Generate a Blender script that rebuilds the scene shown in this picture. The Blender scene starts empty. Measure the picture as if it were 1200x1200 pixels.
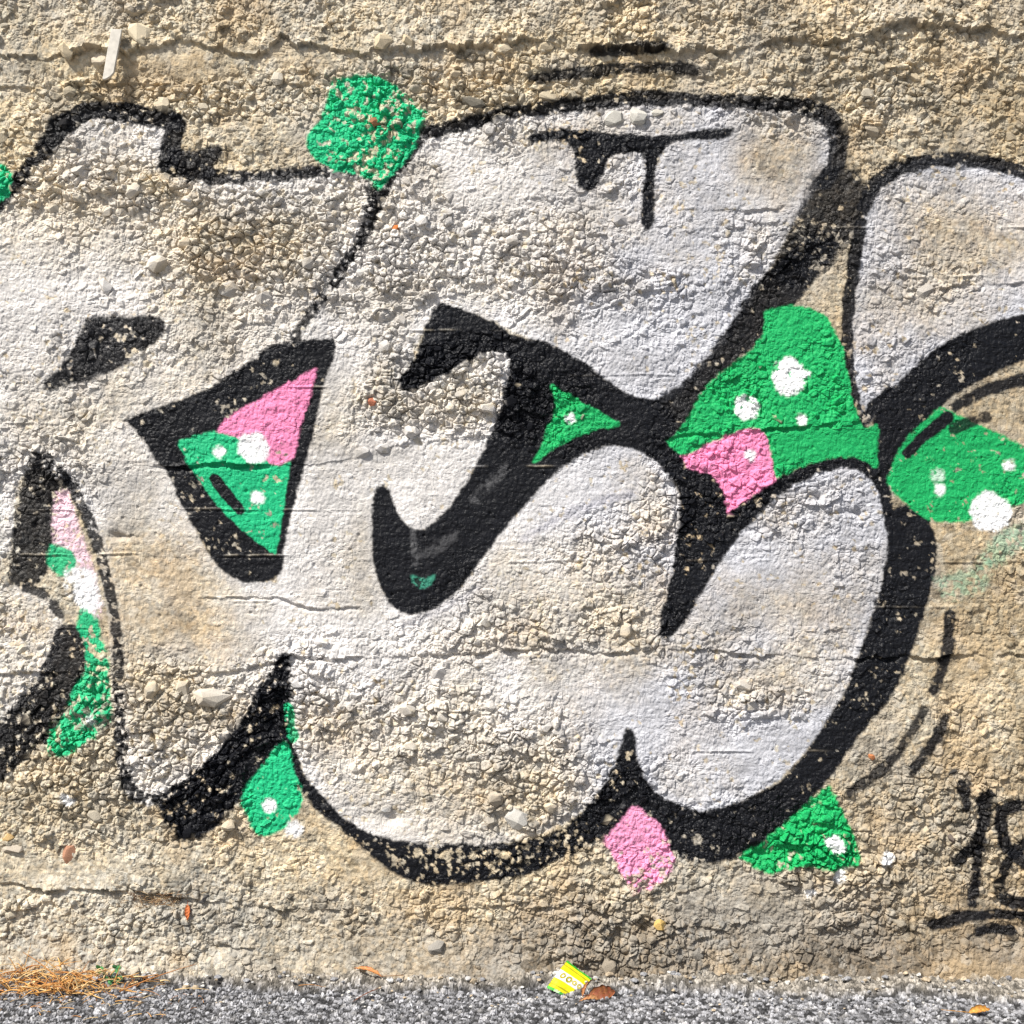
import bpy, bmesh, math, random
import numpy as np
from mathutils import Vector, Matrix

random.seed(7)
rng = np.random.default_rng(11)
SC = bpy.context.scene
COL = SC.collection

# ------------------------------------------------------------------ camera, sky, sun, exposure
S = 0.002                      # metres per photo pixel on the wall face
BASE = 1150.0                  # photo row where the wall meets the ground
DIST = 3.2
cam_d = bpy.data.cameras.new('camera')
cam_d.sensor_width = 36.0
cam_d.lens = 36.0 * DIST / 2.4
cam_d.clip_start = 0.05
cam_d.clip_end = 2000.0
cam = bpy.data.objects.new('camera', cam_d)
cam.location = (0, -DIST, (BASE - 600) * S)
cam.rotation_euler = (math.radians(90), 0, 0)
COL.objects.link(cam)
SC.camera = cam

SUN_DIR = Vector((-0.50, -0.46, 0.80)).normalized()      # towards the sun: high, over the left shoulder
elev = math.asin(SUN_DIR.z)
world = bpy.data.worlds.new('World')
SC.world = world
world.use_nodes = True
wn = world.node_tree.nodes
wl = world.node_tree.links
sky = wn.new('ShaderNodeTexSky')
sky.sky_type = 'NISHITA'
sky.sun_disc = False
sky.sun_elevation = elev
sky.sun_rotation = math.atan2(SUN_DIR.x, SUN_DIR.y)
sky.dust_density = 3.0
wl.new(sky.outputs['Color'], wn['Background'].inputs['Color'])
wn['Background'].inputs['Strength'].default_value = 0.055

sun_d = bpy.data.lights.new('sun', 'SUN')
sun_d.energy = 3.4
sun_d.angle = math.radians(3.0)
sun_d.color = (1.0, 0.965, 0.90)
sun = bpy.data.objects.new('sun', sun_d)
sun.rotation_euler = SUN_DIR.to_track_quat('Z', 'Y').to_euler()
sun.location = (-3, -4, 6)
COL.objects.link(sun)

SC.view_settings.view_transform = 'Standard'
SC.view_settings.look = 'None'
SC.view_settings.exposure = 0.90
SC.view_settings.gamma = 1.0

# ------------------------------------------------------------------ noise
TAB = [rng.random((512, 512)).astype(np.float32) for _ in range(12)]

def vnoise(x, y, scale, k=0):
    t = TAB[k % 12]
    u = x / scale + 37.3 * (k + 1)
    v = y / scale + 91.7 * (k + 1)
    iu = np.floor(u).astype(np.int64)
    iv = np.floor(v).astype(np.int64)
    fu = (u - iu).astype(np.float32)
    fv = (v - iv).astype(np.float32)
    fu = fu * fu * (3 - 2 * fu)
    fv = fv * fv * (3 - 2 * fv)
    a = t[iv & 511, iu & 511]; b = t[iv & 511, (iu + 1) & 511]
    c = t[(iv + 1) & 511, iu & 511]; d = t[(iv + 1) & 511, (iu + 1) & 511]
    return (a + (b - a) * fu) * (1 - fv) + (c + (d - c) * fu) * fv - 0.5

def fbm(x, y, scale, k=0, octs=4):
    out = 0.0
    amp = 1.0
    for i in range(octs):
        out = out + amp * vnoise(x, y, scale, k + i)
        scale *= 0.5
        amp *= 0.55
    return out

def worley(x, y, scale, k=0):
    """first and second distance, and a random number of the nearest cell"""
    jx, jy, jr = TAB[k % 12], TAB[(k + 5) % 12], TAB[(k + 9) % 12]
    u = x / scale + 13.1 * (k + 1)
    v = y / scale + 57.9 * (k + 1)
    iu = np.floor(u).astype(np.int32)
    iv = np.floor(v).astype(np.int32)
    fu = (u - iu).astype(np.float32)
    fv = (v - iv).astype(np.float32)
    f1 = np.full(fu.shape, 9.0, np.float32)
    f2 = np.full(fu.shape, 9.0, np.float32)
    rr = np.zeros(fu.shape, np.float32)
    gx = np.zeros(fu.shape, np.float32)
    gy = np.zeros(fu.shape, np.float32)
    for dj in (-1, 0, 1):
        for di in (-1, 0, 1):
            cu = (iu + di) & 511
            cv = (iv + dj) & 511
            ox = di + jx[cv, cu] - fu
            oy = dj + jy[cv, cu] - fv
            d = np.sqrt(ox * ox + oy * oy)
            near = d < f1
            f2 = np.where(near, f1, np.minimum(f2, d))
            rr = np.where(near, jr[cv, cu], rr)
            gx = np.where(near, ox, gx)
            gy = np.where(near, oy, gy)
            f1 = np.where(near, d, f1)
    return f1, f2, rr, gx, gy

def sstep(a, b, x):
    t = np.clip((x - a) / (b - a), 0, 1)
    return t * t * (3 - 2 * t)

# ------------------------------------------------------------------ the writing on the wall, in photo pixels
def smooth(pts, closed=True, n=5):
    p = np.array(pts, float)
    N = len(p)
    if N < 3:
        return p
    tan = np.zeros_like(p)
    for i in range(N):
        if not closed and i in (0, N - 1):
            continue
        a = p[i] - p[i - 1]
        b = p[(i + 1) % N] - p[i]
        la, lb = np.hypot(*a) + 1e-9, np.hypot(*b) + 1e-9
        if np.dot(a, b) / (la * lb) > 0.42:
            t = a / la + b / lb
            tan[i] = t / (np.hypot(*t) + 1e-9)
    out = []
    for i in range(N if closed else N - 1):
        a, b = p[i], p[(i + 1) % N]
        L = np.hypot(*(b - a))
        ta, tb = tan[i], tan[(i + 1) % N]
        ma = ta * L if ta.any() else (b - a)
        mb = tb * L if tb.any() else (b - a)
        for q in range(n):
            s = q / n
            h00 = 2 * s**3 - 3 * s**2 + 1; h10 = s**3 - 2 * s**2 + s
            h01 = -2 * s**3 + 3 * s**2; h11 = s**3 - s**2
            out.append(h00 * a + h10 * ma + h01 * b + h11 * mb)
    if not closed:
        out.append(p[-1])
    return np.array(out)

RX0, RY0, RST = -300, -80, 2.0
RNX, RNY = 900, 650
FAR = 40.0

class Layer:
    pass

LAYERS = []

def raster_bbox(p, pad):
    i0 = max(0, int((p[:, 0].min() - pad - RX0) / RST))
    i1 = min(RNX, int((p[:, 0].max() + pad - RX0) / RST) + 2)
    j0 = max(0, int((p[:, 1].min() - pad - RY0) / RST))
    j1 = min(RNY, int((p[:, 1].max() + pad - RY0) / RST) + 2)
    X, Y = np.meshgrid(RX0 + RST * np.arange(i0, i1), RY0 + RST * np.arange(j0, j1))
    return i0, i1, j0, j1, X.astype(np.float32), Y.astype(np.float32)

def add_layer(p, closed, width, name, col, op, flake, soft, label, under, mat, zone):
    L = Layer()
    pad = 14 + (max(width) if width is not None else 0)
    i0, i1, j0, j1, X, Y = raster_bbox(p, pad)
    d2 = np.full(X.shape, 1e9, np.float32)
    ins = np.zeros(X.shape, bool)
    n = len(p)
    for i in range(n if closed else n - 1):
        ax, ay = p[i]
        bx, by = p[(i + 1) % n]
        ex, ey = bx - ax, by - ay
        l2 = ex * ex + ey * ey + 1e-9
        t = np.clip(((X - ax) * ex + (Y - ay) * ey) / l2, 0, 1)
        d = np.hypot(X - ax - t * ex, Y - ay - t * ey)
        if width is not None:
            d = d - 0.5 * (width[i] + (width[min(i + 1, n - 1)] - width[i]) * t)
        d2 = np.minimum(d2, d)
        if closed and ay != by:
            c = ((ay > Y) != (by > Y)) & (X < ex * (Y - ay) / (by - ay) + ax)
            ins ^= c
    if closed and width is None:
        d2 = np.where(ins, -d2, d2)
    L.i0, L.i1, L.j0, L.j1, L.sdf = i0, i1, j0, j1, d2
    L.name, L.col, L.op, L.flake, L.soft = name, col, op, flake, soft
    L.label, L.under, L.mat, L.zone = label, under, mat, zone
    L.cen = p.mean(axis=0)
    LAYERS.append(L)
    return len(LAYERS) - 1

def patch(name, pts, col, mat, op=1.0, flake=0.1, soft=1.6, label=None, under=None, zone=None):
    return add_layer(smooth(pts, True), True, None, name, col, op, flake, soft, label, under, mat, zone)

def stroke(name, pts, w, col, mat, op=1.0, flake=0.15, soft=1.6, label=None, under=None, zone=None):
    p = smooth(pts, False)
    if not isinstance(w, (list, tuple)):
        w = [w, w]
    ww = np.interp(np.linspace(0, 1, len(p)), np.linspace(0, 1, len(w)), w)
    ww = ww + 2.6
    return add_layer(p, False, ww, name, col, op, flake, soft if mat == 'silver' else soft * 0.65, label, under, mat, zone)

def dot(x, y, r, op=1.0, label=None, under=None, flake=0.12):
    a = np.linspace(0, 2 * math.pi, 15)[:-1]
    rr = r * (1 + 0.05 * rng.standard_normal(14))
    return patch('white_dot', list(zip(x + rr * np.cos(a), y + rr * np.sin(a))), WHITE, 'white', op, flake, 2.2, label, under)

def sample(L, px, py):
    """signed distance of a layer at photo positions"""
    u = (px - RX0) / RST - L.i0
    v = (py - RY0) / RST - L.j0
    h, w = L.sdf.shape
    ok = (u >= 0) & (v >= 0) & (u < w - 1.001) & (v < h - 1.001)
    u = np.clip(u, 0, w - 1.01); v = np.clip(v, 0, h - 1.01)
    iu = u.astype(np.int32); iv = v.astype(np.int32)
    fu = (u - iu).astype(np.float32); fv = (v - iv).astype(np.float32)
    s = L.sdf
    d = (s[iv, iu] * (1 - fu) + s[iv, iu + 1] * fu) * (1 - fv) + (s[iv + 1, iu] * (1 - fu) + s[iv + 1, iu + 1] * fu) * fv
    return np.where(ok, d, FAR)

SILVER = (0.57, 0.565, 0.57)
BLACK = (0.006, 0.0065, 0.009)
GREEN = (0.012, 0.43, 0.185)
GREEN_D = (0.010, 0.36, 0.105)
PINK = (0.76, 0.235, 0.42)
WHITE = (0.86, 0.86, 0.86)
HAZY = (0.30, 0.30, 0.36)

# chrome fills
f_r = patch('silver_fill', [(-230,400),(-120,330),(-40,285),(0,240),(40,190),(78,148),(105,132),(150,134),(192,146),(192,195),(215,210),(300,207),(400,203),(428,215),(436,235),(424,270),(397,320),(368,362),(382,374),(390,402),(345,402),(300,425),(250,450),(150,492),(185,540),(215,590),(245,655),(280,678),(328,688),(336,770),(325,800),(290,850),(240,895),(195,935),(160,935),(148,910),(138,820),(130,720),(115,640),(95,590),(75,560),(45,545),(20,560),(8,640),(-10,660),(-130,640),(-230,560)],
    SILVER, 'silver', 0.95, 0.10, 3, 'chipped silver paint filling the letter with the leg and flat top')
f_l = patch('silver_fill', [(-210,700),(-100,690),(10,688),(55,702),(70,738),(48,792),(18,830),(0,860),(-100,925),(-190,900)],
    SILVER, 'silver', 0.62, 0.3, 4, 'thin silver paint inside the hooked letter end beside the green strip')
f_m = patch('silver_fill', [(432,250),(462,205),(500,160),(560,148),(620,136),(700,124),(780,120),(870,126),(940,130),(972,145),(975,175),(955,215),(925,265),(880,345),(840,405),(800,450),(768,472),(700,435),(610,388),(540,362),(505,370),(470,450),(480,457),(540,425),(592,408),(601,430),(592,482),(572,535),(535,592),(498,626),(466,615),(452,582),(447,574),(444,612),(442,660),(450,700),(480,716),(510,700),(550,650),(620,575),(680,533),(720,523),(760,530),(785,560),(795,620),(790,680),(778,748),(800,722),(830,665),(880,605),(920,572),(970,550),(1010,550),(1035,580),(1040,640),(1020,720),(985,810),(940,880),(880,930),(820,950),(780,940),(755,915),(742,862),(735,855),(725,890),(690,940),(640,970),(570,988),(500,988),(440,978),(400,955),(365,915),(345,870),(337,820),(333,770),(328,688),(340,600),(370,480),(392,400),(372,365),(402,318)],
    SILVER, 'silver', 0.97, 0.08, 3, 'silver paint filling the large middle letter and its rounded lower lobes')
f_d = patch('silver_fill', [(1010,300),(1015,250),(1030,215),(1060,195),(1110,190),(1170,200),(1230,215),(1330,260),(1400,330),(1405,375),(1300,368),(1200,378),(1130,400),(1080,430),(1040,465),(1012,495),(1005,460),(998,400),(1003,340)],
    SILVER, 'silver', 0.95, 0.08, 3, 'silver paint filling the arched letter above the black band and green patch')
stroke('silver_streak', [(612,634),(650,610),(700,590),(742,578)], [5,9,6], HAZY, 'silver', 0.5, 0.1, 4.5, 'faint blue grey sprayed line inside the large silver letter')
stroke('silver_streak', [(470,735),(520,712),(560,690)], [4,7,4], HAZY, 'silver', 0.35, 0.1, 4.5, 'faint blue grey smear below the black hook tip')
# big black areas
b_leg = patch('black_outline', [(345,400),(390,398),(392,403),(379,450),(366,510),(349,570),(331,648),(329,668),(318,678),(300,682),(275,677),(253,658),(234,625),(214,593),(195,550),(181,535),(170,515),(146,492),(175,482),(215,468),(255,450),(290,428),(315,408)],
    BLACK, 'black', 1, 0.10, 1.8, 'thick black triangle outline round the pink and green counter')
b_eye = patch('black_outline', [(101,376),(150,373),(188,374),(194,382),(186,396),(165,412),(140,428),(110,443),(75,452),(52,456),(54,449),(70,435),(86,410),(96,386)],
    BLACK, 'black', 0.97, 0.14, 2, 'black leaf shaped counter inside the legged silver letter')
b_cnt = patch('black_outline', [(38,533),(52,530),(65,540),(80,555),(85,571),(72,574),(67,585),(64,620),(61,645),(56,665),(48,680),(30,686),(12,682),(13,650),(17,620),(21,590),(26,575),(29,560),(34,550)],
    BLACK, 'black', 0.95, 0.24, 2, 'worn black block beside the pale pink streak')
stroke('black_outline', [(82,563),(95,590),(108,620),(118,650),(125,680),(131,700),(135,730),(140,775),(141,820),(142,860),(145,890),(152,925),(165,935),(195,937)], [8,9,8,7,7,8,8,10,9], BLACK, 'black', 0.93, 0.32, 1.8, 'flaking thin black line down the left side of the leg')
stroke('black_outline', [(28,688),(55,700),(70,720)], [5,7,5], BLACK, 'black', 0.9, 0.4, 1.8, 'short broken black line under the worn block')
patch('black_outline', [(70,735),(90,735),(100,745),(103,770),(97,790),(85,820),(68,850),(52,872),(30,890),(0,915),(-60,950),(-140,965),(-200,940),(-215,905),(-120,930),(-40,895),(0,850),(20,825),(40,800),(55,775),(62,750)],
    BLACK, 'black', 0.97, 0.26, 2, 'heavily flaked black hook sweeping down beside the green strip')
patch('black_outline', [(338,765),(341,800),(339,840),(336,858),(330,872),(315,887),(300,907),(285,930),(270,950),(250,970),(225,983),(205,980),(192,960),(186,945),(195,930),(215,915),(250,885),(280,850),(300,815),(318,790),(328,770)],
    BLACK, 'black', 1, 0.12, 2, 'black wedge under the foot of the leg above the brown wall base')
b_low = patch('black_outline', [(336,845),(345,880),(360,915),(385,940),(402,958),(430,975),(460,984),(500,989),(560,990),(620,986),(660,972),(690,945),(715,910),(728,875),(735,853),(740,856),(746,890),(760,920),(785,940),(820,950),(870,940),(920,910),(960,860),(990,810),(1015,745),(1032,690),(1040,640),(1037,590),(1020,562),(1000,549),(970,551),(930,568),(885,605),(850,648),(820,695),(795,737),(780,750),(772,745),(775,725),(786,680),(795,620),(797,590),(789,556),(805,548),(835,555),(848,570),(853,600),(885,578),(920,556),(960,540),(1000,534),(1026,543),(1042,572),(1045,598),(1060,592),(1080,600),(1092,620),(1096,650),(1090,690),(1075,740),(1056,790),(1040,820),(1005,862),(970,912),(930,957),(890,990),(850,1008),(810,1009),(790,1000),(775,970),(742,945),(715,975),(690,990),(650,1010),(600,1028),(540,1035),(490,1034),(460,1020),(425,992),(395,966),(368,944),(346,910),(335,880),(332,850)],
    BLACK, 'black', 1, 0.05, 1.8, 'broad black outline wrapping the two rounded lower lobes', zone=[(560,1005,90,22,0.62),(690,985,60,22,0.25),(440,990,30,14,0.3),(965,900,50,50,0.10)])
b_sev = patch('black_outline', [(513,360),(537,362),(575,378),(605,395),(640,403),(690,430),(740,465),(770,472),(790,490),(790,515),(800,548),(787,562),(770,540),(740,525),(710,522),(680,533),(655,550),(625,580),(590,620),(560,660),(525,700),(500,715),(480,719),(460,709),(448,690),(439,660),(437,620),(442,575),(450,569),(457,578),(465,602),(480,618),(492,622),(520,602),(545,570),(562,540),(580,500),(595,450),(598,425),(592,413),(575,412),(545,425),(520,440),(500,450),(480,457),(469,450),(475,440),(490,415),(503,375)],
    BLACK, 'black', 1, 0.025, 1.6, 'bold black hook and slanted bar in the middle of the graffiti')
b_band = patch('black_outline', [(985,272),(980,288),(940,345),(895,395),(830,452),(797,505),(784,522),(760,520),(740,498),(768,470),(800,450),(850,390),(885,335),(905,315),(945,280)],
    BLACK, 'black', 0.98, 0.04, 2.2, 'broad black slanting band edging the big green patch', zone=[(960,285,40,35,0.18)])
patch('black_haze', [(955,205),(985,195),(1014,218),(1012,248),(994,282),(965,315),(930,335),(903,322),(922,275),(940,240)],
    BLACK, 'black', 0.93, 0.26, 6, 'dusty black overspray between the two silver letters')
b_d = patch('black_outline', [(1026,484),(1050,452),(1090,415),(1130,392),(1165,378),(1200,369),(1300,360),(1400,372),(1420,395),(1400,420),(1300,398),(1200,421),(1150,444),(1110,468),(1088,490),(1062,516),(1046,545),(1040,565),(1045,600),(1040,625),(1027,560),(1026,520)],
    BLACK, 'black', 1, 0.02, 1.6, 'curved black band under the arched silver letter', zone=[(1035,515,14,10,0.35)])
stroke('black_outline', [(1008,498),(1020,482),(1040,462)], [8,9,12], BLACK, 'black', 1, 0.05, 1.6, 'short black line closing the pointed end of the arch', )
stroke('black_outline', [(1008,500),(1000,470),(994,425),(993,375),(998,322),(1004,285),(1009,262)], [9,10,9,10,10,9], BLACK, 'black', 0.97, 0.08, 1.8, 'thin black line down the straight side of the arched letter')
stroke('black_outline', [(1012,245),(1022,222),(1042,203),(1062,195),(1090,188),(1130,187),(1170,193),(1200,203),(1260,225),(1340,265),(1405,330),(1415,385)], [12,14,13,12,11,11,12,12], BLACK, 'black', 0.97, 0.10, 2.2, 'black line over the top of the arched letter')
stroke('black_outline', [(-130,335),(-40,285),(0,240),(20,215),(40,190),(60,165),(80,142),(105,129),(140,131),(175,137),(206,143)], [9,9,9,9,16,21,18,16,18,16], BLACK, 'black', 0.97, 0.10, 2.2, 'thick black line along the flat top of the legged letter')
stroke('black_outline', [(208,145),(201,165),(199,195)], [18,20,18], BLACK, 'black', 0.97, 0.08, 2.2, 'black step joining the flat top to the arm')
patch('black_outline', [(196,172),(225,178),(257,170),(260,180),(250,195),(255,205),(235,211),(205,208),(195,195)], BLACK, 'black', 0.97, 0.16, 2.6, 'ragged black blot beside the flat top')
stroke('black_outline', [(245,208),(300,207),(360,202),(412,200)], [12,10,9,8], BLACK, 'black', 0.93, 0.16, 2.0, 'thin black line running to the small green square')
stroke('black_outline', [(412,201),(430,212),(438,232)], [8,10,9], BLACK, 'black', 0.8, 0.5, 2.4, 'broken black corner under the small green square')
stroke('black_outline', [(502,152),(482,175),(458,210),(440,240),(428,272),(402,315),(368,362)], [9,10,9,12,9,8,7], BLACK, 'black', 0.95, 0.30, 2.0, 'crumbling thin black line between the first two letters')
stroke('black_outline', [(370,360),(352,384),(340,405)], [8,6,10], BLACK, 'black', 0.9, 0.3, 2.0, 'short black line reaching down to the triangle outline')
stroke('black_outline', [(505,155),(540,147),(600,132),(680,121),(760,114),(840,118),(900,122),(945,126),(970,137),(982,160),(979,190),(966,214)], [9,10,11,13,13,11,12,15,18,18,16,14], BLACK, 'black', 0.96, 0.15, 2.2, 'long black line over the top of the middle letter')
patch('black_drip', [(616,163),(640,155),(670,153),(720,158),(780,160),(830,153),(858,152),(856,158),(820,163),(790,166),(776,176),(769,195),(766,230),(764,262),(757,271),(752,262),(755,220),(757,190),(751,178),(735,178),(715,185),(706,200),(700,215),(690,222),(680,218),(676,205),(676,185),(670,170),(650,164),(630,166)],
    BLACK, 'black', 1, 0.04, 1.6, 'black crossbar with two running drips inside the middle letter')
stroke('black_stroke', [(625,92),(680,85),(740,80),(800,80),(816,83)], [5,8,7,6,5], BLACK, 'black', 0.92, 0.22, 1.6, 'longer of two black speed lines above the middle letter')
stroke('black_stroke', [(695,62),(740,59),(782,55)], [5,7,5], BLACK, 'black', 0.92, 0.22, 1.6, 'shorter of two black speed lines above the middle letter')
stroke('black_stroke', [(1120,476),(1150,460),(1200,445),(1260,440)], [7,8,9,8], BLACK, 'black', 0.97, 0.08, 2.2, 'thin black curve running under the black band')
stroke('black_stroke', [(1113,722),(1110,755),(1103,785),(1094,808)], [8,8,7,7], BLACK, 'black', 0.96, 0.1, 2, 'upright black speed line beside the right lobe')
stroke('black_stroke', [(1083,832),(1062,868),(1032,903),(994,929)], [6,4,7,5], BLACK, 'black', 0.92, 0.18, 2, 'long slanting black speed line beside the right lobe')
stroke('black_stroke', [(1108,842),(1095,868),(1068,904)], [6,8,6], BLACK, 'black', 0.95, 0.12, 2, 'short slanting black speed line beside the right lobe')
NUM = 'black sprayed numerals of the year at the wall base'
stroke('numeral', [(1130,920),(1132,945)], [10,6], BLACK, 'black', 0.97, 0.1, 2, 'black sprayed apostrophe before the numerals')
stroke('numeral', [(1156,934),(1152,958),(1148,975),(1138,993),(1121,1008)], [13,10,11,11,7], BLACK, 'black', 0.97, 0.08, 2, 'black sprayed numeral one, its slanting upper stroke')
stroke('numeral', [(1147,994),(1144,1022),(1139,1057)], [5,6,7], BLACK, 'black', 0.97, 0.12, 1.6, 'black sprayed numeral one, its lower stem')
stroke('numeral', [(1188,1000),(1178,990),(1173,970),(1173,949),(1200,944),(1226,950),(1230,970),(1200,988),(1188,1000)], [8,10,10,9,9,8,7,8], BLACK, 'black', 0.97, 0.08, 1.8, 'upper loop of the black sprayed numeral eight')
stroke('numeral', [(1188,1000),(1176,1022),(1171,1043),(1180,1056),(1203,1057),(1226,1048),(1228,1028),(1200,1011),(1188,1000)], [7,6,7,8,6,6,8,9], BLACK, 'black', 0.97, 0.08, 1.8, 'lower loop of the black sprayed numeral eight')
stroke('black_stroke', [(1093,1084),(1116,1078),(1146,1072),(1172,1071),(1200,1073),(1245,1076)], [8,9,7,5,5,4], BLACK, 'black', 0.97, 0.1, 1.8, 'long black underline below the numerals')
stroke('black_stroke', [(1149,1091),(1162,1088),(1185,1091)], [7,8,6], BLACK, 'black', 0.97, 0.1, 1.8, 'short black underline below the numerals')
SCUFF = (0.11, 0.11, 0.115)
stroke('scuff', [(592,548),(575,566),(556,586)], [4,8,5], SCUFF, 'black', 0.5, 0.35, 4, 'grey scuffed streak on the black hook')
stroke('scuff', [(533,627),(515,640),(492,652)], [3,9,4], SCUFF, 'black', 0.5, 0.35, 4, 'grey scuffed streak low on the black hook')
stroke('scuff', [(484,622),(485,640),(487,660)], [2,3,3], SCUFF, 'black', 0.6, 0.3, 2, 'thin grey scratch on the black hook')
# colours, laid over the black where they meet it
g1 = patch('green_patch', [(391,94),(443,92),(497,132),(486,168),(466,197),(445,221),(428,207),(375,189),(361,166),(379,137)], GREEN, 'green', 1, 0.16, 1.6, 'small flaked green square above the gap between letters', zone=[(440,150,45,50,0.30)])
patch('green_patch', [(-70,205),(0,195),(14,205),(9,226),(-2,236),(-70,265)], GREEN, 'green', 1, 0.10, 1.8, 'green corner beside the flat topped letter')
g3 = patch('green_patch', [(211,518),(250,508),(300,503),(343,518),(338,545),(333,580),(322,647),(300,632),(267,602),(241,570),(225,545)], GREEN, 'green', 1, 0.06, 1.4, 'green half of the triangular counter')
g4 = patch('green_patch', [(648,453),(662,462),(690,478),(724,497),(690,505),(655,520),(626,541),(642,508),(652,482)], GREEN_D, 'green', 1, 0.03, 1.4, 'small green triangle enclosed in the black hook')
p1 = patch('pink_patch', [(371,432),(364,462),(352,500),(341,538),(318,543),(300,520),(255,506),(266,493),(310,465)], PINK, 'pink', 1, 0.04, 1.6, 'pink half of the triangular counter')
g5 = patch('green_patch', [(898,366),(933,360),(968,375),(982,400),(990,440),(1000,480),(1010,505),(1027,500),(1027,546),(1000,533),(960,538),(905,560),(872,572),(850,545),(800,532),(784,518),(798,505),(832,452),(895,395)], GREEN_D, 'green', 1, 0.03, 1.6, 'large green patch with white dots between the letters')
g6 = patch('green_patch', [(1062,517),(1088,491),(1102,479),(1140,497),(1170,510),(1215,536),(1290,568),(1215,578),(1165,600),(1090,608),(1062,588),(1043,567),(1047,546)], GREEN_D, 'green', 1, 0.05, 1.8, 'green patch under the arched letter with a big white dot')
g7 = patch('green_patch', [(970,922),(985,950),(1000,985),(1003,1008),(988,1018),(940,1010),(900,1022),(868,1004),(892,990),(932,957)], GREEN_D, 'green', 1, 0.05, 1.8, 'green wedge below the black outline near the numerals')
g8 = patch('green_patch', [(333,868),(338,878),(341,898),(351,922),(353,937),(340,960),(325,973),(305,976),(291,957),(285,932),(303,905),(322,882)], GREEN, 'green', 1, 0.05, 1.6, 'green teardrop beside the black foot wedge')
stroke('green_patch', [(338,828),(341,850),(345,866)], [3,5,4], GREEN, 'green', 0.9, 0.2, 1.4, 'thin green sliver along the black foot wedge')
g9 = patch('green_patch', [(95,712),(112,715),(118,750),(125,765),(127,790),(130,830),(125,850),(105,866),(75,885),(58,880),(59,865),(75,840),(90,805),(100,790),(103,760),(93,735)], GREEN, 'green', 0.97, 0.18, 1.8, 'flaked green strip beside the black hook', zone=[(112,755,14,20,0.3)])
p4 = patch('pink_patch', [(67,576),(79,577),(98,635),(112,680),(120,722),(112,724),(98,700),(84,660),(66,640),(63,610)], (0.80,0.56,0.64), 'pink', 0.9, 0.25, 3, 'pale pink streak inside the worn black counter')
patch('green_patch', [(61,640),(80,645),(87,660),(80,673),(66,670),(57,660)], GREEN, 'green', 0.95, 0.18, 2.2, 'small green blob beside the pale pink streak')
patch('white_dot', [(76,668),(105,668),(116,690),(118,712),(100,716),(86,702),(76,682)], WHITE, 'white', 0.95, 0.08, 4, 'white cloud of spray above the green strip')
p2 = patch('pink_patch', [(799,536),(830,522),(860,509),(885,503),(897,512),(904,540),(908,562),(880,581),(853,601),(848,572),(835,555),(806,547)], PINK, 'pink', 1, 0.03, 1.6, 'pink patch between the rounded lobes')
p3 = patch('pink_patch', [(742,945),(775,970),(782,990),(790,1010),(768,1036),(745,1048),(730,1025),(718,1000),(706,985),(720,970)], (0.80,0.31,0.50), 'pink', 1, 0.06, 1.8, 'pink diamond under the black spike', zone=[(752,1038,50,20,0.75)])
patch('green_haze', [(1150,655),(1175,625),(1205,618),(1240,640),(1190,645),(1165,662)], (0.22,0.48,0.32), 'green', 0.45, 0.45, 5, 'faint green overspray under the big white dot')
patch('green_haze', [(1098,680),(1130,670),(1160,660),(1150,690),(1110,700)], (0.22,0.48,0.32), 'green', 0.40, 0.5, 5, 'faint green smear beside the right lobe')
stroke('black_stroke', [(252,560),(264,577),(282,598)], [6,8,6], BLACK, 'black', 1, 0.04, 1.4, 'short black dash on the green counter')
stroke('black_stroke', [(1063,531),(1082,512),(1110,490)], [6,8,9], BLACK, 'black', 1, 0.03, 1.4, 'slanting black dash on the right green patch')
stroke('black_stroke', [(1118,502),(1136,495),(1154,489)], [9,5,8], BLACK, 'black', 0.9, 0.2, 1.8, 'short broken black dash above the right green patch')
patch('green_fleck', [(484,677),(495,680),(508,675),(505,682),(496,687),(488,684)], (0.05,0.30,0.20), 'green', 0.8, 0.2, 1.6, 'tiny green smear on the black hook')
for x, y, r, u in [(925,441,21,g5),(875,478,15,g5),(939,492,7,g5),(880,534,7,p2),(669,491,6,g4),(298,525,19,g3),(258,530,7,g3),(302,583,8,g3),(316,944,8,g8),(106,844,6,g9),(1160,600,23,g6),(1182,546,7,g6),(1101,574,7,g6),(978,989,11,g7)]:
    dot(x, y, r, 0.97, None, u)
dot(1098, 557, 8, 0.5, None, g6, 0.4)
for x, y, r in [(983,1027,7),(949,1046,6),(1038,1007,8),(80,937,7),(345,972,10)]:
    dot(x, y, r, 0.9, 'white paint dot on the bare concrete', None, 0.2)

# ------------------------------------------------------------------ the wall face: rough and smooth places, seams
ROUGH = [(250,110,140,36,.8),(560,110,130,46,.7),(230,270,180,90,.55),(130,215,110,30,.6),(520,310,120,60,.4),(720,210,70,50,.35),(740,320,120,50,.55),
         (500,470,110,50,.8),(560,440,40,40,.7),(690,640,110,40,.45),(600,740,170,40,.6),(480,850,120,70,.55),(640,910,120,60,.75),(230,830,110,55,.8),(230,920,60,50,.7),
         (80,900,90,90,.6),(880,290,100,40,.35),(870,830,90,30,.6),(1120,960,120,90,.35),(960,1010,80,40,.5),(850,1090,220,60,.45),(740,1090,80,70,.6),(1080,90,150,70,.45),
         (920,130,100,30,.3),(1130,345,70,30,.3),(60,550,70,30,.5),(350,700,60,20,.3),(780,590,30,60,.5),(920,600,70,40,.35),(60,1075,200,40,.35),(940,450,80,60,.25),(380,260,50,60,.3)]
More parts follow.
